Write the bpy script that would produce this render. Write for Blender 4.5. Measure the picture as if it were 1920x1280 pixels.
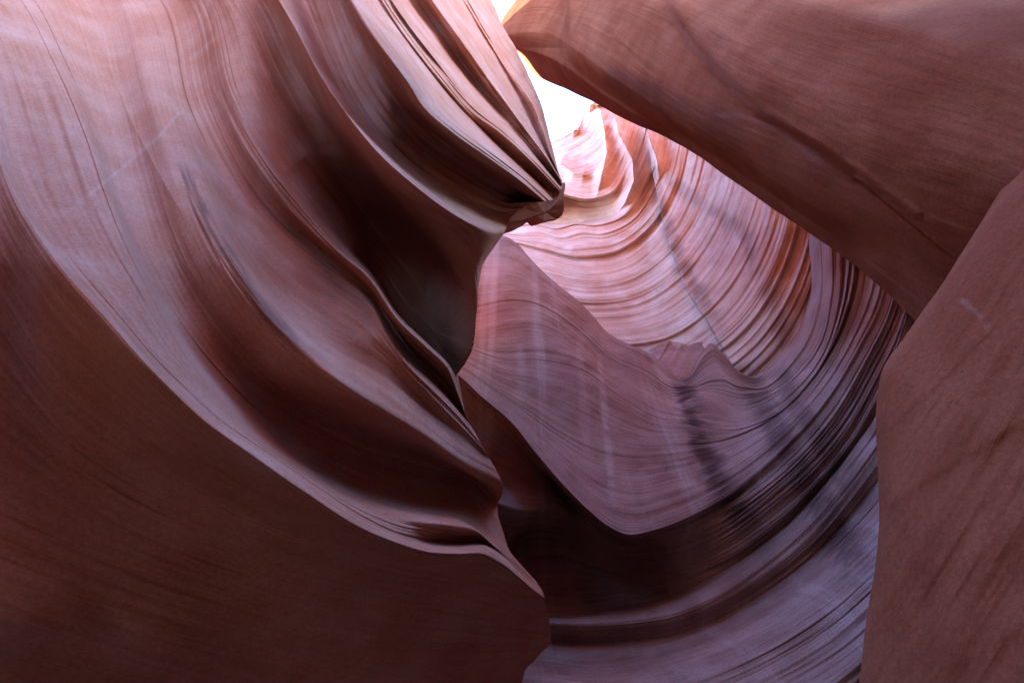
import bpy, math
import numpy as np
from math import radians

# ------------------------------------------------------------------ camera, sky, sun, exposure
SC = bpy.context.scene
for o in list(bpy.data.objects):
    bpy.data.objects.remove(o)
COL = SC.collection
PITCH = radians(42.0)
EYE = np.array([0.0, 0.0, 1.6])
FPX = 1280.0                                   # 24 mm on a 36 mm sensor, 1920 px wide

cam_data = bpy.data.cameras.new("camera")
cam_data.lens = 24.0
cam_data.sensor_width = 36.0
cam_data.clip_start = 0.05
cam_data.clip_end = 3000.0
cam = bpy.data.objects.new("camera", cam_data)
COL.objects.link(cam)
cam.location = EYE
cam.rotation_euler = (radians(90) + PITCH, 0, 0)
SC.camera = cam

SUN_EL, SUN_AZ = radians(40), radians(305)     # azimuth clockwise from +Y
world = bpy.data.worlds.new("World")
SC.world = world
world.use_nodes = True
wn = world.node_tree
sky = wn.nodes.new("ShaderNodeTexSky")
sky.sky_type = 'NISHITA'
sky.sun_disc = False
sky.sun_elevation = SUN_EL
sky.sun_rotation = SUN_AZ
sky.altitude = 1300.0
sky.dust_density = 0.0
sky.ozone_density = 10.0
wn.links.new(sky.outputs[0], wn.nodes["Background"].inputs[0])
wn.nodes["Background"].inputs[1].default_value = 0.15

sl = bpy.data.lights.new("sun", 'SUN')
sl.energy = 3.8
sl.angle = radians(0.53)
sl.color = (1.0, 0.95, 0.87)
sun = bpy.data.objects.new("sun", sl)
COL.objects.link(sun)
sun.rotation_euler = (radians(90) - SUN_EL, 0, math.pi - SUN_AZ)
SC.view_settings.view_transform = 'Standard'
SC.view_settings.look = 'None'
SC.view_settings.gamma = 1.0
SC.view_settings.exposure = 4.8
SC.cycles.max_bounces = 6
SC.cycles.diffuse_bounces = 5
SC.cycles.glossy_bounces = 2
SC.cycles.sample_clamp_indirect = 8.0
SC.cycles.use_denoising = True
SC.cycles.use_adaptive_sampling = False

Q = 1.0                                        # mesh density
# ------------------------------------------------------------------ helpers
CP, SP = math.cos(PITCH), math.sin(PITCH)

def rays(u, v):
    """horizontal right, horizontal forward, vertical parts of the ray through a photograph point"""
    x = (u - 960.0) / FPX
    y = (640.0 - v) / FPX
    return x, CP - y * SP, y * CP + SP

def lattice(seed, n=256):
    return np.random.RandomState(seed).rand(n, n)

def noise2(x, y, seed):
    L = lattice(seed)
    xi = np.floor(x).astype(int); yi = np.floor(y).astype(int)
    fx = x - xi; fy = y - yi
    fx = fx * fx * fx * (fx * (fx * 6 - 15) + 10); fy = fy * fy * fy * (fy * (fy * 6 - 15) + 10)
    a = L[xi % 256, yi % 256]; b = L[(xi + 1) % 256, yi % 256]
    c = L[xi % 256, (yi + 1) % 256]; d = L[(xi + 1) % 256, (yi + 1) % 256]
    return ((a * (1 - fx) + b * fx) * (1 - fy) + (c * (1 - fx) + d * fx) * fy) * 2 - 1

def fbm(x, y, seed, octaves=4, gain=0.5):
    s = 0; a = 1.0; f = 1.0
    for k in range(octaves):
        s = s + a * noise2(x * f + 17.3 * k, y * f + 5.1 * k, seed + k)
        a *= gain; f *= 2.03
    return s

def layers(x, y, seed, hard=3.0):
    """beds of uneven thickness: nearly constant inside a bed, a quick step between beds; varies slowly along x"""
    L = lattice(seed)
    w = y + 0.45 * noise2(y * 0.31, x * 0.2, seed + 1) + 0.25 * noise2(x, y * 0.15, seed + 2)
    yi = np.floor(w).astype(int); f = w - yi
    f = np.clip((f - 0.5) * hard + 0.5, 0, 1); f = f * f * (3 - 2 * f)
    def val(k):
        xi = np.floor(x * 0.7 + L[k % 256, 7] * 9).astype(int); fx = x * 0.7 + L[k % 256, 7] * 9 - xi; fx = fx * fx * (3 - 2 * fx)
        return L[k % 256, xi % 256] * (1 - fx) + L[k % 256, (xi + 1) % 256] * fx
    return (val(yi) * (1 - f) + val(yi + 1) * f) * 2 - 1

def pchip(x, Y, xq):
    """shape-preserving cubic through rows Y[k] at x[k]; Y may have trailing axes"""
    x = np.asarray(x, float); Y = np.asarray(Y, float)
    n = len(x)
    h = np.diff(x).reshape((-1,) + (1,) * (Y.ndim - 1))
    d = np.diff(Y, axis=0) / h
    m = np.zeros_like(Y)
    if n == 2:
        m[:] = d[0]
    else:
        w1 = 2 * h[1:] + h[:-1]; w2 = h[1:] + 2 * h[:-1]
        p = d[:-1] * d[1:]
        den = w1 * np.where(d[:-1] == 0, 1, d[1:]) + w2 * np.where(d[1:] == 0, 1, d[:-1])
        den = np.where(np.abs(den) < 1e-12, 1e-12, den)
        m[1:-1] = np.where(p > 0, (w1 + w2) * p / den, 0)
        m[0] = d[0]; m[-1] = d[-1]
    i = np.clip(np.searchsorted(x, xq, side='right') - 1, 0, n - 2)
    hh = x[i + 1] - x[i]
    t = (xq - x[i]) / hh
    sh = (-1,) + (1,) * (Y.ndim - 1)
    t = t.reshape(sh); hh = hh.reshape(sh)
    return ((2*t**3 - 3*t**2 + 1) * Y[i] + (t**3 - 2*t**2 + t) * hh * m[i]
            + (-2*t**3 + 3*t**2) * Y[i+1] + (t**3 - t**2) * hh * m[i+1])

def catmull(x, Y, xq):
    x = np.asarray(x, float); Y = np.asarray(Y, float)
    m = np.gradient(Y, x, axis=0)
    i = np.clip(np.searchsorted(x, xq, side='right') - 1, 0, len(x) - 2)
    hh = (x[i+1] - x[i]); t = ((xq - x[i]) / hh)[:, None]; hh = hh[:, None]
    return ((2*t**3 - 3*t**2 + 1) * Y[i] + (t**3 - 2*t**2 + t) * hh * m[i]
            + (-2*t**3 + 3*t**2) * Y[i+1] + (t**3 - t**2) * hh * m[i+1])

def resample(pts, n):
    P = np.array(pts, float)
    seg = np.hypot(np.diff(P[:, 0]), np.diff(P[:, 1]))
    c = np.concatenate([[0], np.cumsum(seg)]); c /= c[-1]
    q = np.linspace(0, 1, n)
    uv = catmull(c, P[:, :2], q)
    off = pchip(c, P[:, 2], q)
    return np.column_stack([uv, off])

def seg_dist(u, v, line):
    """signed distance in px to a polyline (positive to the right of travel) and the fraction along it"""
    L = np.array(line, float)
    best = np.full(u.shape, 1e9); sgn = np.zeros(u.shape); frac = np.zeros(u.shape)
    n = len(L) - 1
    for k in range(n):
        a, b = L[k], L[k + 1]
        d = b - a; l2 = d @ d
        t = np.clip(((u - a[0]) * d[0] + (v - a[1]) * d[1]) / l2, 0, 1)
        du = u - a[0] - t * d[0]; dv = v - a[1] - t * d[1]
        r = np.hypot(du, dv)
        c = d[0] * dv - d[1] * du
        w = r < best
        best = np.where(w, r, best); sgn = np.where(w, np.where(c >= 0, 1, -1), sgn); frac = np.where(w, (k + t) / n, frac)
    return best * sgn, frac

def mesh_object(name, V, F, mat, parent=None, uv=None, attrs=None):
    me = bpy.data.meshes.new(name)
    V = np.asarray(V, np.float32); F = np.asarray(F, np.int32)
    me.vertices.add(len(V)); me.vertices.foreach_set("co", V.ravel())
    k = F.shape[1]
    me.loops.add(F.size); me.loops.foreach_set("vertex_index", F.ravel())
    me.polygons.add(len(F))
    me.polygons.foreach_set("loop_start", np.arange(0, F.size, k, dtype=np.int32))
    me.polygons.foreach_set("loop_total", np.full(len(F), k, np.int32))
    me.polygons.foreach_set("use_smooth", np.ones(len(F), bool))
    if uv is not None:
        l = me.uv_layers.new(name="strata")
        l.data.foreach_set("uv", np.asarray(uv, np.float32)[F.ravel()].ravel())
    for an, av in (attrs or {}).items():
        at = me.attributes.new(an, 'FLOAT', 'POINT'); at.data.foreach_set('value', np.asarray(av, np.float32).ravel())
    me.update(); me.validate()
    me.materials.append(mat)
    ob = bpy.data.objects.new(name, me)
    COL.objects.link(ob)
    if parent: ob.parent = parent
    return ob

def grid_faces(nr, nc):
    i = np.arange(nr - 1)[:, None] * nc + np.arange(nc - 1)[None, :]
    i = i.ravel()
    return np.column_stack([i, i + 1, i + nc + 1, i + nc])

def tag(o, label=None, cat=None, group=None, kind=None):
    if label: o["label"] = label
    if cat: o["category"] = cat
    if group: o["group"] = group
    if kind: o["kind"] = kind
    return o

def loft(name, curves, plane, ns, nt, mat, parent=None, detail=None, skirts=None, flip=False, gain=1.0, dark_marks=(), pale=(), rough=2.2):
    """A rock face through curves that follow its strata.
    Each curve is a list of (u, v, offset): where the stratum runs, and how far (metres) the rock
    stands behind (+) or in front of (-) a vertical wall plane given by two ground points."""
    ns = int(ns * Q); nt = int(nt * Q)
    curves = [[(a, (b if b > -5 else -5 + (b + 5) * 0.3), c * gain) for a, b, c in cv] for cv in curves]
    C = np.stack([resample(c, ns) for c in curves])            # (K, ns, 3)
    gap = np.hypot(*np.moveaxis(np.diff(C[:, :, :2], axis=0), 2, 0)).mean(axis=1)
    gap = np.maximum(gap, 2.0)
    tk = np.concatenate([[0], np.cumsum(np.sqrt(gap))]); tk /= tk[-1]
    tpx = np.concatenate([[0], np.cumsum(gap)])
    q = np.linspace(0, 1, nt)
    G = pchip(tk, C, q)                                         # (nt, ns, 3)
    u, v, off = G[..., 0], G[..., 1], G[..., 2]
    s01 = np.linspace(0, 1, ns)[None, :]; e = rough * (fbm(q[:, None] * nt / 26.0 + 0 * s01, 3.3 + 0 * s01 + 0 * q[:, None], 701, 3, 0.6))
    u = u + e * np.exp(-(1 - s01) * 40.0); v = v + 0.6 * e * np.exp(-(1 - s01) * 40.0)
    e2 = rough * fbm(s01 * ns / 22.0 + 0 * q[:, None], 9.1 + 0 * s01 + 0 * q[:, None], 711, 3, 0.6)
    v = v + e2 * (np.exp(-q[:, None] * 40.0) + np.exp(-(1 - q[:, None]) * 40.0))
    p0, p1 = np.array(plane[0], float), np.array(plane[1], float)
    d = (p1 - p0) / np.linalg.norm(p1 - p0)
    n = np.array([-d[1], d[0]])                                 # away from the camera side
    if n @ p0 < 0: n = -n
    s_px = np.linspace(0, 1, ns)[None, :] * np.hypot(*np.moveaxis(np.diff(C[:, :, :2], axis=1), 2, 0)).sum(axis=1).mean()
    t_px = np.interp(q, tk, tpx)[:, None]
    S = np.broadcast_to(s_px, u.shape); T = np.broadcast_to(t_px, u.shape)
    if detail is not None:
        off = off + detail(u, v, S, T, np.linspace(0, 1, ns)[None, :], q[:, None], tk)
    rx, ry, rz = rays(u, v)
    k = (n @ p0 + off) / (rx * n[0] + ry * n[1])
    P = np.stack([EYE[0] + rx * k, EYE[1] + ry * k, EYE[2] + rz * k], axis=-1)
    UV = np.stack([S / 200.0, T / 200.0], axis=-1)
    masks = []
    for marks in (dark_marks, pale):                                # varnish streaks, soft dark bands and pale mineral marks along given lines
        mk = np.zeros_like(u)
        for line, w, st in marks:
            dd, ff = seg_dist(u, v, line)
            ww = w * (0.75 + 0.5 * ff) * (1 + 0.35 * fbm(S / 35, T / 9, 77, 3))
            m1 = np.exp(-(np.abs(dd) / np.maximum(ww, 1)) ** 3) * st * np.clip(0.85 + 0.5 * fbm(S / 50, T / 6, 78, 3), 0, 1)
            mk = np.maximum(mk, m1 * np.clip(ff * 12, 0, 1) * np.clip((1 - ff) * 4, 0.0, 1))
        masks.append(mk)
    UV = np.concatenate([UV, np.stack(masks, -1)], axis=-1)
    skirts = skirts or {}
    steps = skirts.get('steps', [0.02, 0.08, 0.2, 0.45, 1.0])
    def ext(P, UV, axis, end, vec):
        e = np.take(P, [-1 if end else 0], axis=axis); ue = np.take(UV, [-1 if end else 0], axis=axis)
        add, addu = [], []
        for st in steps:
            if isinstance(vec, str):                            # straight down to the ground
                a = e.copy(); a[..., 2] = e[..., 2] * (1 - st) + (-0.3) * st
            elif callable(vec):                                 # a direction that changes along the edge
                a = e + vec(np.linspace(0, 1, e.shape[1 - axis])).reshape(e.shape) * st
            else:
                a = e + np.array(vec) * st
            add.append(a); ux = ue.copy(); ux[..., :2] += (st * 0.8 if end else -st * 0.8); ux[..., 2:] = 0; addu.append(ux)
        if not end: add, addu = add[::-1], addu[::-1]
        seq = [P] + add if end else add + [P]
        sequ = [UV] + addu if end else addu + [UV]
        return np.concatenate(seq, axis=axis), np.concatenate(sequ, axis=axis)
    for key, axis, end in (('start', 1, False), ('end', 1, True), ('first', 0, False), ('last', 0, True)):
        if key in skirts:
            P, UV = ext(P, UV, axis, end, skirts[key])
    F = grid_faces(P.shape[0], P.shape[1])
    if flip: F = F[:, ::-1]
    return mesh_object(name, P.reshape(-1, 3), F, mat, parent, UV[..., :2].reshape(-1, 2),
                       dict(dark_mark=UV[..., 2], pale=UV[..., 3]))

# ------------------------------------------------------------------ materials
def sandstone(name, base, light, dark, strata=1.0, streaks=0.0, varnish=0.0, bump=1.0, fine=55.0, beds=1.0, pits=False):
    m = bpy.data.materials.new(name); m.use_nodes = True
    nt = m.node_tree; N = nt.nodes; Lk = nt.links.new
    bs = N["Principled BSDF"]
    bs.inputs["Roughness"].default_value = 0.9
    bs.inputs["Specular IOR Level"].default_value = 0.0
    uv = N.new("ShaderNodeUVMap"); uv.uv_map = "strata"
    geo = N.new("ShaderNodeNewGeometry")
    def mapping(src, scale, rot=(0, 0, 0)):
        mp = N.new("ShaderNodeMapping"); mp.inputs["Scale"].default_value = scale; mp.inputs["Rotation"].default_value = rot
        Lk(src, mp.inputs["Vector"]); return mp.outputs[0]
    def noise(vec, scale, detail=4, rough=0.55, dist=0.0):
        t = N.new("ShaderNodeTexNoise"); t.inputs["Scale"].default_value = scale; t.inputs["Detail"].default_value = detail
        t.inputs["Roughness"].default_value = rough; t.inputs["Distortion"].default_value = dist
        Lk(vec, t.inputs["Vector"]); return t.outputs["Fac"]
    def ramp(fac, a, b, ca=(0, 0, 0, 1), cb=(1, 1, 1, 1)):
        r = N.new("ShaderNodeValToRGB"); r.color_ramp.elements[0].position = a; r.color_ramp.elements[1].position = b
        r.color_ramp.elements[0].color = ca; r.color_ramp.elements[1].color = cb
        Lk(fac, r.inputs[0]); return r.outputs[0]
    def mix(fac, a, b, blend='MIX'):
        x = N.new("ShaderNodeMix"); x.data_type = 'RGBA'; x.blend_type = blend
        if isinstance(fac, (int, float)): x.inputs[0].default_value = fac
        else: Lk(fac, x.inputs[0])
        for s, val in ((6, a), (7, b)):
            if isinstance(val, tuple): x.inputs[s].default_value = val
            else: Lk(val, x.inputs[s])
        return x.outputs[2]
    def math_(op, a, b):
        x = N.new("ShaderNodeMath"); x.operation = op
        for s, val in ((0, a), (1, b)):
            if isinstance(val, (int, float)): x.inputs[s].default_value = val
            else: Lk(val, x.inputs[s])
        return x.outputs[0]
    broad = noise(mapping(uv.outputs[0], (0.5, 5.0, 1)), 1.0, 3, 0.6, 0.3)
    lines = noise(mapping(uv.outputs[0], (0.9, fine, 1)), 1.0, 3, 0.7, 0.15)
    lines2 = noise(mapping(uv.outputs[0], (1.2, fine * 3.2, 1)), 1.0, 2, 0.6)
    grain = noise(geo.outputs["Position"], 38.0, 4, 0.85)
    blot = noise(geo.outputs["Position"], 1.7, 2, 0.6, 0.0)
    c = mix(math_('ADD', math_('MULTIPLY', ramp(broad, 0.35, 0.68), beds), (1 - beds) * 0.5), dark + (1,), base + (1,))
    c = mix(ramp(blot, 0.40, 0.75), c, light + (1,))
    lf = ramp(lines, 0.42, 0.60)
    c = mix(math_('MULTIPLY', lf, 0.45 * strata), c, tuple(min(1, x * 1.25) for x in light) + (1,))
    l2 = ramp(lines2, 0.55, 0.75)
    c = mix(math_('MULTIPLY', l2, 0.35 * strata), c, tuple(x * 0.55 for x in dark) + (1,))
    if streaks > 0:                                             # mineral streaks that run straight down the face
        st = noise(mapping(geo.outputs["Position"], (2.4, 0.25, 0.03)), 1.0, 4, 0.62)
        c = mix(math_('MULTIPLY', ramp(st, 0.52, 0.72), streaks), c, (0.62, 0.50, 0.47, 1))
        st2 = noise(mapping(geo.outputs["Position"], (1.3, 0.2, 0.03)), 1.0, 3, 0.6)
        c = mix(math_('MULTIPLY', ramp(st2, 0.54, 0.70), streaks * 0.8), c, (0.14, 0.075, 0.06, 1))
    if varnish > 0:
        vn = noise(mapping(geo.outputs["Position"], (0.8, 0.8, 0.35)), 1.0, 5, 0.6, 0.5)
        c = mix(math_('MULTIPLY', ramp(vn, 0.5, 0.68), varnish), c, (0.11, 0.06, 0.05, 1))
    at = N.new("ShaderNodeAttribute"); at.attribute_name = "dark_mark"
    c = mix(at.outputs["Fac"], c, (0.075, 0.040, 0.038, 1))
    at = N.new("ShaderNodeAttribute"); at.attribute_name = "pale"
    c = mix(at.outputs["Fac"], c, (0.58, 0.46, 0.42, 1))
    c = mix(0.85, c, ramp(grain, 0.35, 0.65, (0.66, 0.63, 0.61, 1), (1.0, 1.0, 1.0, 1)), 'MULTIPLY')
    Lk(c, bs.inputs["Base Color"])
    hsum = math_('ADD', math_('MULTIPLY', lines, 1.0), math_('MULTIPLY', lines2, 0.35))
    hsum = math_('ADD', hsum, math_('MULTIPLY', grain, 0.9))
    if pits:
     vo = N.new("ShaderNodeTexVoronoi"); vo.inputs["Scale"].default_value = 5.5; Lk(geo.outputs["Position"], vo.inputs["Vector"])
     sep = N.new("ShaderNodeSeparateColor"); Lk(vo.outputs["Color"], sep.inputs[0])
     pit = math_('MULTIPLY', ramp(vo.outputs["Distance"], 0.03, 0.075, (1, 1, 1, 1), (0, 0, 0, 1)), math_('GREATER_THAN', sep.outputs[0], 0.72))
     c = mix(math_('MULTIPLY', pit, 0.45), c, (0.12, 0.055, 0.04, 1)); Lk(c, bs.inputs["Base Color"])
     hsum = math_('SUBTRACT', hsum, math_('MULTIPLY', pit, 3.0))   # scattered small pits
    bp = N.new("ShaderNodeBump"); bp.inputs["Strength"].default_value = 0.5 * bump; bp.inputs["Distance"].default_value = 0.02
    Lk(hsum, bp.inputs["Height"]); Lk(bp.outputs[0], bs.inputs["Normal"])
    return m

ROCK = dict(base=(0.43, 0.168, 0.10), light=(0.47, 0.215, 0.145), dark=(0.37, 0.13, 0.072))
M_LEFT = sandstone("smooth_red_sandstone", **ROCK, strata=0.5, bump=0.5, fine=42, beds=0.7, pits=True)
M_BACK = sandstone("streaked_sandstone", (0.34, 0.195, 0.16), (0.42, 0.27, 0.235), (0.25, 0.13, 0.105), strata=0.85, streaks=0.5, bump=1.3, pits=True)
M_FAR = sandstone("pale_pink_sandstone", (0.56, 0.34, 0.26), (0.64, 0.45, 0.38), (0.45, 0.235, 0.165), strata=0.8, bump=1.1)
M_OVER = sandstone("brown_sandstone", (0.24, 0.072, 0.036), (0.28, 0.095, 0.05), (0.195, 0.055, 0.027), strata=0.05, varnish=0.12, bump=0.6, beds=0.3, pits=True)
M_RIM = sandstone("rim_sandstone", **ROCK, strata=0.6)

# ------------------------------------------------------------------ ground
def ground():
    n = 120
    x = np.linspace(-1, 1, n); g = np.sign(x) * np.abs(x) ** 3 * 600
    X, Y = np.meshgrid(g, g)
    Z = 0.06 * fbm(X * 0.4, Y * 0.4, 70, 4)
    m = bpy.data.materials.new("sand"); m.use_nodes = True
    b = m.node_tree.nodes["Principled BSDF"]; b.inputs["Base Color"].default_value = (0.34, 0.19, 0.12, 1); b.inputs["Roughness"].default_value = 0.95
    o = mesh_object("ground", np.stack([X, Y, Z], -1).reshape(-1, 3), grid_faces(n, n), m, uv=np.stack([X, Y], -1).reshape(-1, 2))
    tag(o, kind="structure")
ground()

# ------------------------------------------------------------------ left wall: one face of flowing ledges and hollows
LEFT = [
 # bottom, undercut
 [(-350,1250,.95),(0,1500,.95),(400,1700,.95),(800,1750,.90),(1010,1700,.85)],
 [(-350,1010,.30),(0,1142,.31),(150,1185,.32),(300,1230,.33),(430,1265,.34),(600,1320,.34),(800,1360,.30),(975,1290,.25)],
 [(-350,760,.33),(0,930,.31),(150,1000,.28),(300,1060,.25),(450,1110,.22),(600,1150,.18),(800,1180,.13),(1033,1200,.10)],
 # under the main ridge
 [(-320,200,.34),(0,600,.26),(100,740,.20),(250,860,.16),(420,950,.11),(560,1010,.06),(700,1060,.03),(850,1090,.0),(1028,1150,.0)],
 # lower lip of the main ridge
 [(-300,-250,.50),(-100,50,.34),(45,400,.14),(120,510,.02),(200,600,-.08),(280,690,-.14),(330,740,-.15),(385,790,-.16),(470,850,-.17),(570,920,-.17),(680,990,-.17),(740,1015,-.17),(800,1033,-.17),(860,1037,-.17),(905,1037,-.17),(940,1055,-.15),(1000,1105,-.12),(1020,1120,-.1)],
 [(-280,-260,.52),(-80,40,.38),(60,390,.22),(140,500,.10),(218,590,.0),(296,680,-.05),(348,730,-.06),(405,782,-.07),(490,840,-.08),(585,905,-.09),(690,973,-.12),(750,1000,-.11),(805,1012,-.06),(862,1014,-.04),(908,1016,-.05),(945,1042,-.07),(1000,1095,-.06),(1018,1108,-.05)],
 # upper crest of the main ridge
 [(-200,-300,.60),(20,-50,.48),(100,120,.38),(160,260,.28),(190,350,.22),(225,440,.16),(280,550,.11),(330,640,.07),(380,710,.05),(430,770,.04),(490,830,.02),(560,880,.0),(640,930,-.03),(700,957,-.06),(760,975,-.09),(851,986,-.12),(893,994,-.11),(922,1019,-.08),(980,1065,-.04),(1009,1094,-.02)],
 # soft floor of the hollow
 [(-150,-320,.66),(60,-50,.54),(135,120,.46),(190,260,.38),(220,360,.31),(268,490,.24),(330,605,.19),(400,695,.17),(500,795,.14),(600,870,.11),(700,920,.08),(790,945,.06),(880,962,.05),(925,992,.06),(951,1023,.08)],
 # hollow
 [(-50,-350,.64),(150,-50,.56),(210,150,.46),(255,330,.35),(305,480,.25),(370,600,.20),(460,710,.17),(570,790,.15),(690,845,.12),(800,875,.10),(890,905,.09),(934,955,.10)],
 # above the hollow: overhang up to the dark strip
 [(10,-370,.60),(220,-30,.50),(280,180,.37),(330,350,.25),(385,480,.16),(450,580,.08),(540,680,.01),(640,745,-.05),(720,790,-.06),(800,835,-.06),(870,880,-.06),(943,920,-.05)],
 [(50,-390,.58),(245,-20,.50),(318,230,.35),(380,395,.20),(435,495,.09),(495,578,.0),(560,645,-.06),(640,715,-.13),(720,765,-.13),(800,815,-.12),(870,862,-.10),(938,895,-.08)],
 # bright sheet
 [(70,-400,.60),(268,-10,.52),(335,210,.40),(395,360,.27),(452,462,.20),(520,553,.12),(600,620,.06),(690,668,-.01),(735,698,-.06),(790,750,-.09),(860,820,-.10),(922,866,-.08)],
 [(120,-420,.62),(310,0,.54),(365,200,.46),(410,290,.41),(475,390,.36),(552,470,.27),(640,535,.18),(690,572,.06),(722,625,-.06),(760,681,-.11),(806,728,-.13),(862,785,-.12),(906,838,-.1)],
 # groove and thin crest
 [(150,-430,.60),(345,0,.52),(395,190,.45),(440,290,.39),(500,380,.33),(580,455,.26),(650,508,.18),(695,548,.12),(735,610,.02),(775,665,-.02),(822,712,-.04),(860,762,-.04),(888,806,-.02)],
 [(200,-450,.54),(375,0,.47),(425,180,.39),(490,300,.30),(570,400,.22),(640,475,.10),(684,512,-.03),(750,603,-.14),(800,650,-.15),(840,690,-.14),(858,735,-.11),(872,775,-.08)],
 # behind the crest
 [(235,-450,.50),(395,0,.43),(445,175,.36),(510,295,.30),(588,392,.26),(656,464,.30),(694,500,.45),(757,595,.40),(806,643,.36),(846,684,.32),(862,730,.30),(868,760,.30)],
 # orange hollow running down into the dark hollow
 [(300,-450,.40),(440,0,.28),(510,150,.26),(580,270,.28),(650,370,.36),(720,465,.44),(780,545,.40),(830,620,.32),(858,690,.28),(857,705,.26)],
 [(370,-450,.26),(490,0,.12),(550,120,.10),(620,230,.12),(700,330,.16),(770,410,.18),(830,490,.14),(870,580,.08),(884,655,.06)],
 # underside of the fluted lobe
 [(420,-450,.10),(512,-5,-.10),(548,62,-.12),(592,142,-.14),(652,232,-.16),(712,303,-.18),(772,355,-.18),(830,398,-.18),(885,440,-.16),(905,500,-.10)],
 # lower edge of the fluted lobe
 [(440,-450,.05),(520,-5,-.18),(558,60,-.22),(600,140,-.24),(660,228,-.26),(720,298,-.28),(780,350,-.28),(830,388,-.28),(890,423,-.26),(925,436,-.22),(946,436,-.18)],
 [(490,-450,.20),(560,-5,.0),(598,80,-.03),(630,150,-.06),(680,232,-.10),(738,298,-.13),(805,352,-.14),(870,388,-.15),(920,408,-.14),(955,412,-.12)],
 [(530,-450,.22),(600,-5,.05),(630,80,.02),(660,150,.0),(705,225,-.03),(765,292,-.05),(835,345,-.07),(900,380,-.09),(945,396,-.1),(975,395,-.1)],
 # dark oval hollow
 [(560,-450,.12),(635,-5,-.02),(665,60,-.04),(705,130,-.06),(755,200,-.08),(815,262,-.10),(880,312,-.12),(940,350,-.14),(1000,382,-.14)],
 [(590,-450,-.06),(655,-5,-.22),(685,45,-.25),(735,112,-.28),(765,152,-.30),(795,200,-.31),(850,248,-.33),(920,298,-.34),(970,334,-.34),(1022,378,-.32)],
 # flutes
 [(640,-450,.10),(705,-5,-.06),(742,52,-.10),(785,110,-.13),(825,160,-.16),(870,212,-.19),(925,262,-.23),(985,315,-.28),(1042,370,-.30)],
 [(665,-450,.05),(722,-5,-.08),(760,52,-.12),(801,105,-.15),(842,155,-.19),(886,205,-.22),(945,252,-.28),(1000,305,-.32),(1050,358,-.33)],
 [(700,-450,.14),(775,-5,.0),(815,52,-.04),(852,105,-.07),(890,155,-.11),(928,200,-.15),(968,245,-.20),(1012,295,-.26),(1054,348,-.30)],
 [(730,-450,.04),(810,-5,-.10),(850,52,-.13),(886,105,-.16),(920,155,-.19),(953,200,-.22),(986,245,-.25),(1020,290,-.30),(1054,342,-.33)],
 [(780,-450,.16),(860,-5,.02),(900,60,-.02),(930,110,-.06),(958,155,-.10),(984,200,-.15),(1006,245,-.20),(1028,292,-.25),(1052,336,-.3)],
 [(805,-450,.12),(880,-5,.0),(915,58,-.04),(945,108,-.08),(972,155,-.13),(999,198,-.20),(1017,242,-.24),(1033,290,-.28),(1050,332,-.31)],
 [(830,-450,.20),(918,-5,.06),(948,58,.03),(976,108,.0),(998,155,-.05),(1014,195,-.10),(1027,240,-.16),(1038,288,-.22),(1048,328,-.28)],
]

def band(q, tk, a, b, soft=0.6):
    """1 between curves a and b, fading outside them"""
    lo = np.interp(a, np.arange(len(tk)), tk); hi = np.interp(b, np.arange(len(tk)), tk)
    w = soft * (hi - lo) * 0.5 + 1e-6
    return np.clip((q - lo) / w, 0, 1) * np.clip((hi - q) / w, 0, 1)

FEATHERS = [
 ([(40,-20),(75,90),(120,230),(175,410),(255,560),(345,690),(430,785)], 9, .030),
 ([(0,40),(45,190),(95,350),(160,500),(240,620)], 8, .020),
 ([(150,-20),(200,110),(245,225),(300,330),(352,420)], 7, .022),
 ([(270,60),(330,200),(395,320),(480,430),(570,520),(660,585),(715,650)], 8, .026),
 ([(420,330),(500,440),(590,540),(680,610),(740,690)], 7, .022),
 ([(470,215),(555,340),(635,445),(690,520)], 7, .024),
 ([(540,230),(600,330),(655,430),(700,510)], 6, .018),
 ([(380,130),(455,270),(540,390),(620,470),(680,540)], 6, .020),
 ([(500,380),(580,470),(650,525),(700,570)], 5, .015),
 ([(480,600),(560,700),(680,800),(800,850),(900,890)], 6, .014),
 ([(310,430),(380,560),(470,680),(580,770),(720,840)], 7, .012),
]

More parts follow.
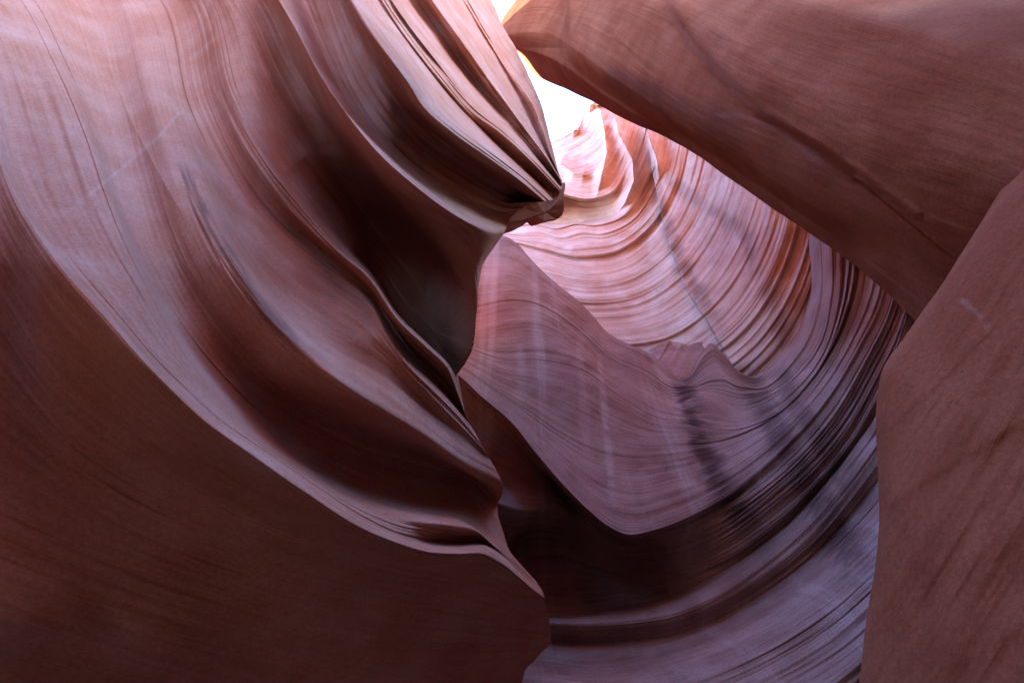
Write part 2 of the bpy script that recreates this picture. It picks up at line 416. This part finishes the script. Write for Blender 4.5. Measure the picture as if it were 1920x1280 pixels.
def detail_left(u, v, S, T, s, q, tk):
    a = 0.010 * fbm(S / 420, T / 40, 11, 3, 0.5)
    a += 0.035 * fbm(S / 260, T / 220, 31, 3)
    sheet = band(q, tk, 10.5, 16.5)                             # finely bedded sheet and orange hollow
    lobe = band(q, tk, 19.5, 31, 0.2)                           # fluted upper lobe
    ridge = band(q, tk, 3.8, 7.5)                               # the long ridge
    strip = band(q, tk, 9, 10.4, 0.8) * np.clip((u - 300) / 80, 0, 1) * np.clip((640 - u) / 120, 0, 1)
    a += (0.30 + sheet + 0.8 * ridge) * 0.019 * layers(S / 260, T / 11, 51)
    a += (0.10 + sheet + 0.7 * lobe + 0.5 * ridge) * 0.007 * layers(S / 220, T / 3.6, 61, 2.0)
    a += lobe * 0.042 * layers(S / 330, T / 13, 71, 2.2)
    a += lobe * 0.016 * layers(S / 300, T / 5.5, 81, 2.0)
    a += strip * 0.022 * layers(S / 60, T / 5.0, 91, 2.5)
    wu = np.clip((520 - u) / 340, 0, 1); wu = wu * wu * (3 - 2 * wu)
    a += 2.0 * np.clip((500 - v) / 500, 0, 1.5) ** 1.5 * wu
    lo = np.interp(14.5, np.arange(len(tk)), tk); hi = np.interp(18.6, np.arange(len(tk)), tk)
    wq = np.clip((q - lo) / (hi - lo), 0, 1); wq = wq * wq * (3 - 2 * wq)
    wv = np.clip((740 - u) / 260, 0, 1); wv = wv * wv * (3 - 2 * wv)
    a += 1.3 * wq * wv
    for line, w, am in FEATHERS:                                # thin raised beds that catch the light
        d, f = seg_dist(u, v, line)
        ww = w * (1 + 0.3 * noise2(S / 90, T / 60, 95))
        a -= am * np.exp(-np.abs(d) / ww) * np.clip(f * 5, 0, 1) * np.clip((1 - f) * 5, 0, 1)
    return a

def left_start(t):
    w = np.clip((t - 0.25) / 0.3, 0, 1)[:, None]; w = w * w * (3 - 2 * w)
    return np.array([-2.1, -9.3, 2.0]) * (1 - w) + np.array([-5.0, -2.0, 9.0]) * w

wall_left = bpy.data.objects.new("canyon_wall", None); COL.objects.link(wall_left)
wall_left.location = (0, 0, 0)
tag(wall_left, "tall smooth sandstone wall with diagonal lavender ledges, orange hollow and fluted upper lobe", "rock wall")
loft("ledge_face", LEFT, ((-2.2, 2.0), (0.1, 6.0)), 520, 1150, M_LEFT, wall_left, detail_left,
     skirts=dict(start=left_start, end=(-1.8, 2.5, 3.2), first='ground', last=(-2.5, 4.0, 7.0)), gain=3.0,
     dark_marks=[([(335,300),(362,360),(400,435),(445,505),(500,585),(560,650),(640,720)], 13, .6)],
     pale=[([(345,200),(300,255),(205,335),(100,420)], 3, .16), ([(330,130),(420,60)], 2, .12)])

def jutting_block():
    import bmesh
    out = [(1059,343),(1057,372),(1056,401),(1047,410),(1034,411),(1020,414),(1004,405),(986,396),(963,404),(951,427),(940,440),(925,430),(958,392),(992,366),(1024,348)]
    bm = bmesh.new()
    fr, bk = [], []
    rs = np.random.RandomState(5)
    for k, (u, v) in enumerate(out):
        rx, ry, rz = rays(np.array(float(u)), np.array(float(v)))
        h = 6.30 + 0.10 * rs.rand() + max(0, v - 350) / 70.0 * 0.55
        p = EYE + np.array([rx, ry, rz]) / ry * h
        fr.append(bm.verts.new(p)); bk.append(bm.verts.new(p + np.array([-0.35, 0.95, 1.25]) * (0.9 + 0.2 * rs.rand())))
    cu = np.mean([o_[0] for o_ in out]) + 20; cv = np.mean([o_[1] for o_ in out])
    rx, ry, rz = rays(np.array(cu), np.array(cv))
    c = bm.verts.new(EYE + np.array([rx, ry, rz]) / ry * 6.7)
    n = len(out)
    for k in range(n):
        bm.faces.new((fr[k], fr[(k + 1) % n], c))
        bm.faces.new((fr[(k + 1) % n], fr[k], bk[k], bk[(k + 1) % n]))
    bm.faces.new(bk[::-1])
    bmesh.ops.recalc_face_normals(bm, faces=bm.faces)
    bmesh.ops.subdivide_edges(bm, edges=bm.edges[:], cuts=3, use_grid_fill=True, smooth=0.15, fractal=0.25, seed=3)
    me = bpy.data.meshes.new("jutting_block"); bm.to_mesh(me); bm.free()
    me.materials.append(M_LEFT)
    o = bpy.data.objects.new("jutting_block", me); COL.objects.link(o); o.parent = wall_left
    o["label"] = "dark broken block jutting from the tip of the fluted lobe"
jutting_block()

# ------------------------------------------------------------------ back fin and striated bowl
BACK = [
 [(760,300,1.0),(905,430,.75),(950,444,.7),(1020,510,.65),(1100,580,.6),(1140,625,.55),(1215,660,.5),(1255,690,.5),(1272,709,.5),(1294,700,.45),(1312,668,.42),(1334,645,.4),(1358,664,.4),(1384,694,.4),(1412,706,.4),(1450,655,.7),(1475,580,1.0),(1480,480,1.1),(1470,380,1.1),(1450,300,1.1)],
 [(760,420,.85),(895,520,.6),(960,520,.55),(1020,545,.52),(1095,600,.48),(1140,645,.45),(1215,680,.42),(1260,714,.42),(1292,718,.4),(1325,694,.35),(1342,686,.34),(1368,702,.32),(1412,722,.32),(1485,655,.25),(1520,560,.25),(1520,440,.2),(1520,340,.2)],
 [(760,560,.5),(895,612,.35),(945,600,.35),(1010,600,.35),(1080,640,.34),(1140,690,.32),(1215,730,.3),(1270,755,.3),(1320,740,.26),(1390,760,.22),(1470,725,.1),(1540,645,-.05),(1560,555,-.2),(1560,440,-.3),(1560,360,-.3)],
 [(760,620,.30),(885,655,.18),(940,672,.18),(1010,672,.18),(1090,690,.18),(1160,740,.18),(1230,780,.16),(1300,790,.14),(1380,800,.1),(1460,770,.02),(1535,690,-.1),(1575,590,-.25),(1590,470,-.35),(1590,390,-.4)],
 [(760,640,.10),(868,690,.0),(925,728,.0),(990,770,.0),(1050,810,.0),(1110,840,.02),(1180,855,.03),(1270,850,.03),(1350,835,.02),(1430,800,-.02),(1510,730,-.12),(1570,640,-.26),(1605,540,-.38),(1610,440,-.45)],
 [(760,650,.0),(862,697,-.1),(912,736,-.12),(972,783,-.14),(1025,835,-.14),(1080,885,-.14),(1135,925,-.12),(1185,938,-.12),(1265,920,-.10),(1350,885,-.08),(1440,828,-.1),(1530,740,-.18),(1590,645,-.3),(1630,540,-.44),(1640,460,-.5)],
 # lower lip of the fin
 [(760,655,-.1),(858,702,-.22),(902,742,-.24),(960,792,-.26),(1005,848,-.26),(1060,912,-.26),(1100,952,-.24),(1140,985,-.22),(1172,1000,-.22),(1235,990,-.18),(1305,962,-.16),(1385,915,-.15),(1465,848,-.16),(1545,760,-.24),(1610,655,-.36),(1655,560,-.5),(1665,480,-.55)],
 # dark striped face under the lip
 [(760,662,.3),(858,710,.3),(900,750,.3),(955,800,.3),(1000,856,.3),(1050,916,.35),(1095,958,.35),(1137,992,.3),(1172,1007,.25),(1238,998,.1),(1310,970,-.04),(1392,922,-.12),(1475,855,-.16),(1552,768,-.26),(1616,665,-.38),(1662,568,-.52),(1675,490,-.58)],
 [(760,800,.12),(850,880,.10),(900,920,.10),(960,945,.10),(1010,950,.12),(1040,945,.2),(1090,985,.5),(1140,1020,.6),(1200,1030,.5),(1270,1020,.2),(1345,990,-.04),(1425,935,-.12),(1500,870,-.17),(1570,790,-.26),(1628,690,-.4),(1676,590,-.54),(1695,510,-.6)],
 [(760,830,.6),(850,960,.7),(900,1010,.75),(950,1035,.8),(990,1010,.8),(1040,1010,.75),(1100,1040,.7),(1160,1065,.65),(1230,1060,.42),(1300,1040,.16),(1370,1005,-.02),(1450,945,-.10),(1525,880,-.16),(1590,800,-.26),(1644,705,-.4),(1690,605,-.54),(1710,530,-.6)],
 # back of the dark hollow
 [(780,1000,.6),(900,1080,.62),(1000,1110,.65),(1100,1115,.6),(1200,1100,.5),(1290,1075,.26),(1370,1040,.07),(1450,985,-.04),(1530,910,-.13),(1600,825,-.24),(1655,730,-.4),(1705,630,-.55)],
 [(780,1080,.55),(900,1130,.55),(1030,1150,.55),(1150,1138,.5),(1250,1115,.4),(1330,1082,.20),(1400,1040,.07),(1470,985,-.03),(1550,900,-.14),(1620,810,-.28),(1680,715,-.44),(1730,640,-.55)],
 # ledge
 [(780,1110,.1),(900,1150,.06),(1035,1168,.04),(1180,1163,.0),(1260,1150,-.04),(1350,1112,-.08),(1430,1058,-.1),(1505,995,-.16),(1580,910,-.26),(1650,815,-.4),(1710,730,-.52)],
 [(780,1150,.2),(900,1180,.2),(1040,1200,.18),(1150,1205,.16),(1270,1190,.1),(1370,1150,.04),(1460,1095,-.02),(1540,1030,-.1),(1620,940,-.24),(1690,850,-.4),(1740,780,-.5)],
 [(780,1210,.0),(900,1225,.0),(1030,1238,-.02),(1110,1246,-.04),(1200,1234,-.05),(1320,1195,-.08),(1430,1140,-.12),(1530,1070,-.2),(1630,980,-.34),(1700,900,-.46),(1760,830,-.55)],
 [(780,1290,-.5),(900,1300,-.52),(1030,1300,-.55),(1150,1310,-.56),(1300,1280,-.56),(1450,1215,-.58),(1560,1145,-.6),(1650,1065,-.66),(1720,1000,-.72),(1790,930,-.8)],
 [(780,1500,-.7),(1000,1550,-.7),(1300,1550,-.8),(1600,1450,-.9),(1850,1200,-1.0)],
]
def detail_back(u, v, S, T, s, q, tk):
    right = np.clip((s - 0.55) / 0.22, 0, 1)
    a = 0.06 * fbm(S / 240, T / 160, 131, 3)
    a += (0.034 + 0.036 * right) * layers(S / 420, T / 17, 141, 1.8)
    a += (0.012 + 0.020 * right) * layers(S / 300, T / 6.5, 151, 2.0)
    a += 0.006 * layers(S / 200, T / 3.0, 161, 1.6)
    return a
fin = bpy.data.objects.new("rock_fin", None); COL.objects.link(fin)
tag(fin, "streaked lavender sandstone fin curving into a striated bowl behind the smooth wall", "rock fin")
loft("striated_face", BACK, ((-2.0, 9.0), (4.0, 8.4)), 460, 900, M_BACK, fin, detail_back,
     skirts=dict(start=(-6, 1.5, 0), end=(1.2, -0.6, 4.5), first=(0.2, 1.6, -0.15), last='ground'), gain=2.3,
     dark_marks=[([(1276,700),(1290,760),(1312,835),(1350,905),(1395,975),(1450,1050)], 26, .92),
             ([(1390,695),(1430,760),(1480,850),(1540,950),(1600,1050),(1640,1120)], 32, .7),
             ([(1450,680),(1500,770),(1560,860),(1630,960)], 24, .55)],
     pale=[([(880,525),(960,485)], 26, .35), ([(1122,660),(1132,760),(1142,860),(1150,985)], 7, .5), ([(1085,640),(1095,760),(1105,900)], 10, .28),
           ([(975,640),(980,760)], 9, .35), ([(1012,610),(1020,740)], 8, .3)])

HUMP = [
 [(1170,690,.9),(1195,668,.9),(1215,655,.9),(1240,642,.9),(1265,641,.9),(1290,646,.9),(1310,641,.9),(1340,643,.9),(1380,670,.9)],
 [(1170,705,.6),(1215,675,.6),(1245,660,.6),(1290,664,.6),(1330,660,.6),(1380,690,.6)],
 [(1170,740,.0),(1215,712,.0),(1260,715,.0),(1300,715,.0),(1380,730,.0)],
 [(1170,820,-.4),(1260,820,-.4),(1380,820,-.4)],
]
def detail_hump(u, v, S, T, s, q, tk):
    w = u * 0.86 + v * 0.5
    return 0.05 * layers((v - u) / 200, w / 9, 171, 2.0) + 0.04 * fbm(S / 60, T / 60, 181, 3)
loft("saddle_hump", HUMP, ((-2.0, 10.6), (4.0, 10.2)), 140, 120, M_BACK, fin, detail_hump,
     skirts=dict(start=(-1, 1.0, -1.0), end=(1, 1.0, -1.0), first=(0.1, 1.5, -0.3), last='ground'))

# ------------------------------------------------------------------ far wall
FAR = [
 [(760,300,.62),(900,300,.62),(1000,285,.62),(1038,264,.62),(1062,252,.62),(1086,234,.6),(1094,210,.6),(1118,190,.55),(1140,178,.5)],
 [(760,340,.5),(900,335,.5),(1000,315,.5),(1045,298,.5),(1080,292,.5),(1115,270,.45),(1140,235,.42),(1158,200,.4),(1165,180,.4)],
 [(760,370,.3),(900,360,.3),(1000,345,.3),(1050,340,.3),(1100,342,.28),(1140,320,.25),(1165,275,.25),(1182,225,.25),(1190,188,.25)],
 [(760,380,.1),(900,368,.1),(1000,356,.1),(1050,362,.1),(1105,372,.1),(1145,360,.1),(1175,310,.15),(1198,250,.15),(1208,198,.15)],
 # recess under the white bench
 [(760,384,1.3),(900,373,1.3),(1000,362,1.3),(1050,369,1.2),(1104,380,1.0),(1148,370,.4),(1182,318,.2),(1205,255,.15),(1215,203,.15)],
 [(760,424,1.3),(900,421,1.3),(1000,414,1.3),(1050,420,1.2),(1106,414,1.0),(1160,396,.4),(1202,335,.1),(1226,268,.05),(1236,213,.05)],
 [(760,430,.1),(900,427,.1),(960,425,.1),(1000,420,.1),(1042,428,.1),(1080,420,.1),(1114,422,.1),(1168,405,.02),(1212,345,.0),(1238,275,-.05),(1250,222,-.1)],
 [(760,470,-.1),(900,465,-.1),(960,460,-.1),(1020,475,-.1),(1090,490,-.12),(1160,480,-.14),(1225,430,-.2),(1270,350,-.3),(1290,270,-.35),(1296,232,-.4)],
 [(760,530,-.35),(900,525,-.35),(1020,545,-.35),(1110,560,-.35),(1190,548,-.36),(1265,500,-.42),(1330,410,-.5),(1360,330,-.6),(1372,275,-.6)],
 [(760,600,-.6),(900,600,-.6),(1040,625,-.6),(1150,640,-.6),(1250,625,-.62),(1340,560,-.7),(1400,470,-.8),(1430,390,-.9),(1442,325,-.9)],
 [(760,690,-.9),(900,690,-.9),(1050,710,-.9),(1180,720,-.9),(1300,705,-.85),(1400,640,-.9),(1465,550,-1.1),(1500,460,-1.15),(1515,385,-1.2)],
 [(760,900,-1.2),(1000,900,-1.2),(1250,900,-.8),(1420,840,-.7),(1540,720,-.9),(1600,600,-1.35),(1625,490,-1.4)],
]
def detail_far(u, v, S, T, s, q, tk):
    a = 0.07 * layers(S / 300, T / 15, 211, 2.0) + 0.03 * layers(S / 220, T / 6, 221, 2.0) + 0.012 * layers(S / 200, T / 3, 222, 1.6)
    a += 0.12 * fbm(S / 120, T / 120, 231, 3)
    d, f = seg_dist(u, v, [(1215,255),(1225,330),(1240,400),(1255,460),(1285,540),(1330,610),(1370,680)])
    a += 0.25 * np.exp(-np.clip(d, 0, None) / 60.0) * (d > 0) - 0.35 * np.exp(np.clip(d, None, 0) / 60.0) * (d <= 0)
    a += -2.45 * np.clip((u - 1180) / 310, 0, 1) ** 2 * (3 - 2 * np.clip((u - 1180) / 310, 0, 1)) * np.clip((800 - v) / 80, 0, 1)
    for line, w, am in (([(1122,195),(1132,240),(1138,285),(1128,330),(1118,372)], 15, .55), ([(1150,205),(1160,250),(1186,300),(1188,340),(1172,380),(1150,410)], 17, .7),
                        ([(1205,225),(1218,262),(1232,300),(1236,340)], 15, .5), ([(1040,300),(1075,325),(1112,330)], 12, .4)):
        d, f = seg_dist(u, v, line)
        a += -am * np.exp(-np.abs(d) / w) * np.clip(f * 8, 0, 1) * np.clip((1 - f) * 4, 0, 1)
    d, f = seg_dist(u, v, [(1085,238),(1084,205),(1118,198)])
    a += -0.5 / (1 + np.exp(np.clip(d, -60, 60) / 2.0)) * np.exp(-np.abs(d) / 30) * (v < 245)
    return a
far = bpy.data.objects.new("canyon_wall", None); COL.objects.link(far)
tag(far, "pale pink sandstone amphitheatre wall with curved strata below the bright sky gap", "rock wall")
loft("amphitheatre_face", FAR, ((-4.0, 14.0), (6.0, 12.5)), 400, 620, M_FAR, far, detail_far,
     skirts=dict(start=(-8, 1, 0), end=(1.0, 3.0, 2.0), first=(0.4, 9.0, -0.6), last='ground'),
     dark_marks=[([(1235,320),(1300,372),(1390,430),(1435,540),(1475,640),(1500,700)], 17, .45),  # soft brown bands, one crossing the bedding, one along the crease
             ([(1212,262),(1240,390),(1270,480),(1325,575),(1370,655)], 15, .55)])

# ------------------------------------------------------------------ overhang upper right
OVER = [
 # lower edge, from the sky gap down to the pillar
 [(972,98,.5),(1000,138,.5),(1060,168,.5),(1112,189,.5),(1180,229,.42),(1255,261,.33),(1300,287,.26),(1400,356,.20),(1500,426,.16),(1580,482,.11),(1650,537,.06),(1717,601,.05),(1800,690,.05),(1950,850,.05)],
 [(958,86,.1),(1028,106,.1),(1066,128,.1),(1115,166,.12),(1185,212,.14),(1258,256,.25),(1308,282,.2),(1410,348,.14),(1510,415,.1),(1592,470,.05),(1664,522,.0),(1735,580,.0),(1830,660,.0),(1980,800,.0)],
 [(955,81,.08),(1028,100,.08),(1067,122,.08),(1117,161,.10),(1187,207,.12),(1261,251,.22),(1311,277,.18),(1413,343,.12),(1513,410,.08),(1595,465,.03),(1667,517,-.01),(1738,575,-.01),(1833,655,-.01),(1983,795,-.01)],
 [(934,62,.0),(1020,58,.0),(1070,85,-.05),(1130,130,-.08),(1210,185,-.05),(1290,240,-.05),(1360,280,-.05),(1460,345,-.05),(1560,410,-.06),(1640,455,-.08),(1720,500,-.1),(1800,550,-.1),(1900,620,-.1),(2050,750,-.1)],
 [(940,40,.0),(1005,24,.0),(1064,40,-.05),(1140,80,-.12),(1230,150,-.14),(1330,210,-.16),(1440,260,-.18),(1540,320,-.2),(1640,370,-.22),(1740,410,-.24),(1840,450,-.25),(1960,520,-.25),(2100,650,-.25)],
 [(958,12,.0),(1018,-30,.0),(1080,-40,-.05),(1180,0,-.15),(1280,40,-.22),(1400,110,-.26),(1540,170,-.3),(1680,220,-.34),(1820,260,-.38),(1980,330,-.4),(2150,450,-.4)],
 [(985,-60,.1),(1060,-110,.1),(1150,-120,.0),(1280,-90,-.1),(1420,-30,-.2),(1580,30,-.3),(1760,80,-.38),(1940,140,-.42),(2200,260,-.45)],
 [(1020,-250,.3),(1120,-260,.3),(1280,-260,.2),(1450,-220,.1),(1650,-160,.0),(1850,-90,-.1),(2250,60,-.2)],
 [(1060,-420,.6),(1180,-440,.6),(1350,-440,.5),(1550,-400,.4),(1800,-340,.3),(2300,-160,.2)],
]
def detail_over(u, v, S, T, s, q, tk):
    a = 0.03 * fbm(S / 300, T / 160, 311, 3)
    a += 0.004 * fbm(S / 60, T / 14, 321, 3)
    d, f = seg_dist(u, v, [(1058,-40),(1060,30),(1064,70),(1064,118)])
    a += 0.25 / (1 + np.exp(-np.clip(d, -60, 60) / 3.0)) * np.clip((150 - v) / 60, 0, 1)
    d, f = seg_dist(u, v, [(1240,-30),(1270,40),(1330,120),(1420,210),(1540,280),(1600,330)])
    a += 0.07 * np.tanh(d / 10.0) * np.exp(-np.abs(d) / 120)
    d, f = seg_dist(u, v, [(1440,215),(1560,285),(1640,340),(1720,400)])
    a += -0.02 * np.exp(-(d / 9.0) ** 2)
    return a
over = bpy.data.objects.new("rock_overhang", None); COL.objects.link(over)
tag(over, "smooth brown sandstone overhang leaning across the canyon beside the sky gap", "overhang")
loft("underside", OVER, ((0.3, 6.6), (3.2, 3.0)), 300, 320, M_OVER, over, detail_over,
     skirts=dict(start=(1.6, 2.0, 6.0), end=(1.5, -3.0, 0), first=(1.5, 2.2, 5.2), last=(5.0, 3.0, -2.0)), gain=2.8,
     dark_marks=[([(1120,140),(1190,165),(1260,195),(1340,230),(1420,290)], 30, .45)],
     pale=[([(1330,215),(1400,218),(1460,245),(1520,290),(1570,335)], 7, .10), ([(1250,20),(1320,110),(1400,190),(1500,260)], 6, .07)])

# ------------------------------------------------------------------ near pillar on the right
PILLAR = [
 [(2050,60,.5),(1990,170,.4),(1920,292,.35),(1880,352,.3),(1830,432,.3),(1760,540,.25),(1717,601,.22),(1688,642,.2),(1656,690,.15),(1644,755,.1),(1645,860,.06),(1648,980,.05),(1641,1060,.05),(1626,1150,.04),(1611,1285,.0),(1590,1450,.0)],
 [(2065,70,.3),(2005,180,.22),(1935,302,.18),(1896,362,.16),(1846,442,.14),(1778,550,.1),(1734,612,.08),(1704,656,.06),(1674,702,.02),(1662,765,.0),(1662,865,-.02),(1665,982,-.03),(1658,1062,-.03),(1644,1152,-.04),(1628,1287,-.06),(1606,1450,-.06)],
 [(2100,100,.1),(2050,220,.05),(1990,340,.02),(1950,410,.0),(1900,490,-.02),(1840,590,-.04),(1800,650,-.06),(1770,700,-.08),(1745,745,-.1),(1730,800,-.12),(1730,890,-.14),(1730,1000,-.15),(1722,1080,-.15),(1708,1165,-.16),(1690,1300,-.18),(1670,1450,-.2)],
 [(2250,200,-.1),(2200,340,-.14),(2140,470,-.16),(2090,560,-.18),(2030,660,-.2),(1980,740,-.22),(1940,800,-.24),(1910,850,-.25),(1890,900,-.26),(1880,960,-.28),(1875,1040,-.3),(1868,1120,-.3),(1850,1200,-.3),(1830,1320,-.3),(1800,1500,-.3)],
 [(2500,400,-.1),(2400,700,-.2),(2300,900,-.3),(2200,1050,-.35),(2150,1200,-.35),(2100,1400,-.35),(2050,1550,-.35)],
]
def detail_pillar(u, v, S, T, s, q, tk):
    w = (u + 0.62 * v)                                          # cross-bedding dips to the left
    a = 0.007 * fbm(w / 40.0, (v - 0.62 * u) / 600.0, 411, 4)
    a += 0.03 * fbm(S / 300, T / 200, 421, 3)
    d, f = seg_dist(u, v, [(1640,970),(1720,915),(1800,865),(1860,830),(1960,770)])
    a += 0.005 * np.tanh(d / 7.0) * np.exp(-np.abs(d) / 60)
    d, f = seg_dist(u, v, [(1646,822),(1700,775),(1760,720),(1830,650)])
    a += 0.005 * np.tanh(d / 6.0) * np.exp(-np.abs(d) / 40)
    return a
pillar = bpy.data.objects.new("rock_pillar", None); COL.objects.link(pillar)
tag(pillar, "reddish brown sandstone pillar with tilted bedding lines, under the overhang", "rock pillar")
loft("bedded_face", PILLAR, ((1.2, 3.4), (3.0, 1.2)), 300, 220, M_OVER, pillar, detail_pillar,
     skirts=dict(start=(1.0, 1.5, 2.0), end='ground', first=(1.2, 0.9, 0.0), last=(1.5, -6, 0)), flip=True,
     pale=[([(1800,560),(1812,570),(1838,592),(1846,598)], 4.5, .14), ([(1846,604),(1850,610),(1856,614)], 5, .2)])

# ------------------------------------------------------------------ unseen walls, shaped for the light they block and bounce
def behind_wall():  # out of view; heights and end gap set for sky light and warm bounce
    pts = [(-5.3,-5.1),(-2.6,-6.2),(0.6,-6.2),(2.6,-5.0),(4.2,-3.0),(4.6,-0.5),(4.8,2.5),(5.3,5.5),(7.2,8.6),(9.5,13.0),(10,20)]
    ns, nt = 120, 90
    P = np.array(pts, float); c = np.concatenate([[0], np.cumsum(np.hypot(*np.diff(P, axis=0).T))])
    xy = catmull(c, P, np.linspace(0, c[-1], ns))
    h = np.linspace(0, 1, nt)[:, None]
    sl_ = np.linspace(0, 1, ns)[None, :]
    Z = -0.3 + h * np.interp(sl_, np.array([0, 3.5, 6.5, 9.5, 12.5, 15.5, 19, 24, 31]) / 32.0, [15, 15, 14, 9, 7, 7, 6, 6, 6])
    cen = np.array([0.5, 0.0])
    dirv = xy - cen; dirv /= np.linalg.norm(dirv, axis=1)[:, None]
    S = np.linspace(0, c[-1], ns)[None, :] + 0 * Z
    r = 0.5 * fbm(S / 3.0, Z / 1.6, 511, 4) + 0.15 * fbm(S / 2.0, Z / 0.3, 521, 3) + 0.05 * (Z - 5)
    V = np.stack([xy[None, :, 0] + dirv[None, :, 0] * r, xy[None, :, 1] + dirv[None, :, 1] * r, Z], -1)
    o = mesh_object("canyon_wall", V.reshape(-1, 3), grid_faces(nt, ns), M_RIM, uv=np.stack([S, Z], -1).reshape(-1, 2))
    tag(o, "unseen curved sandstone wall behind the viewpoint, shaped to block and bounce light", "rock wall")
behind_wall()

def left_sun_block():  # unseen wall added to keep sun off the far wall and overhang edge
    ns, nt = 60, 60
    S = np.linspace(0, 1, ns)[None, :] * np.ones((nt, 1)); H = np.linspace(0, 1, nt)[:, None] * np.ones((1, ns))
    X = -3.2 - 0.6 * S + 0.5 * fbm(S * 4, H * 7, 611, 4); Y = 6.6 + 13 * S + 0.2 * fbm(S * 4, H * 9, 621, 4); Z = -0.3 + np.interp(S, [0, .3, .4, .55, .7, 1], [16, 16, 11, 14, 29, 30]) * H
    o = mesh_object("canyon_wall", np.stack([X, Y, Z], -1).reshape(-1, 3), grid_faces(nt, ns), M_RIM, uv=np.stack([S * 12, Z], -1).reshape(-1, 2))
    tag(o, "unseen high sandstone wall added behind the fluted lobe to block the sun", "rock wall")
left_sun_block()
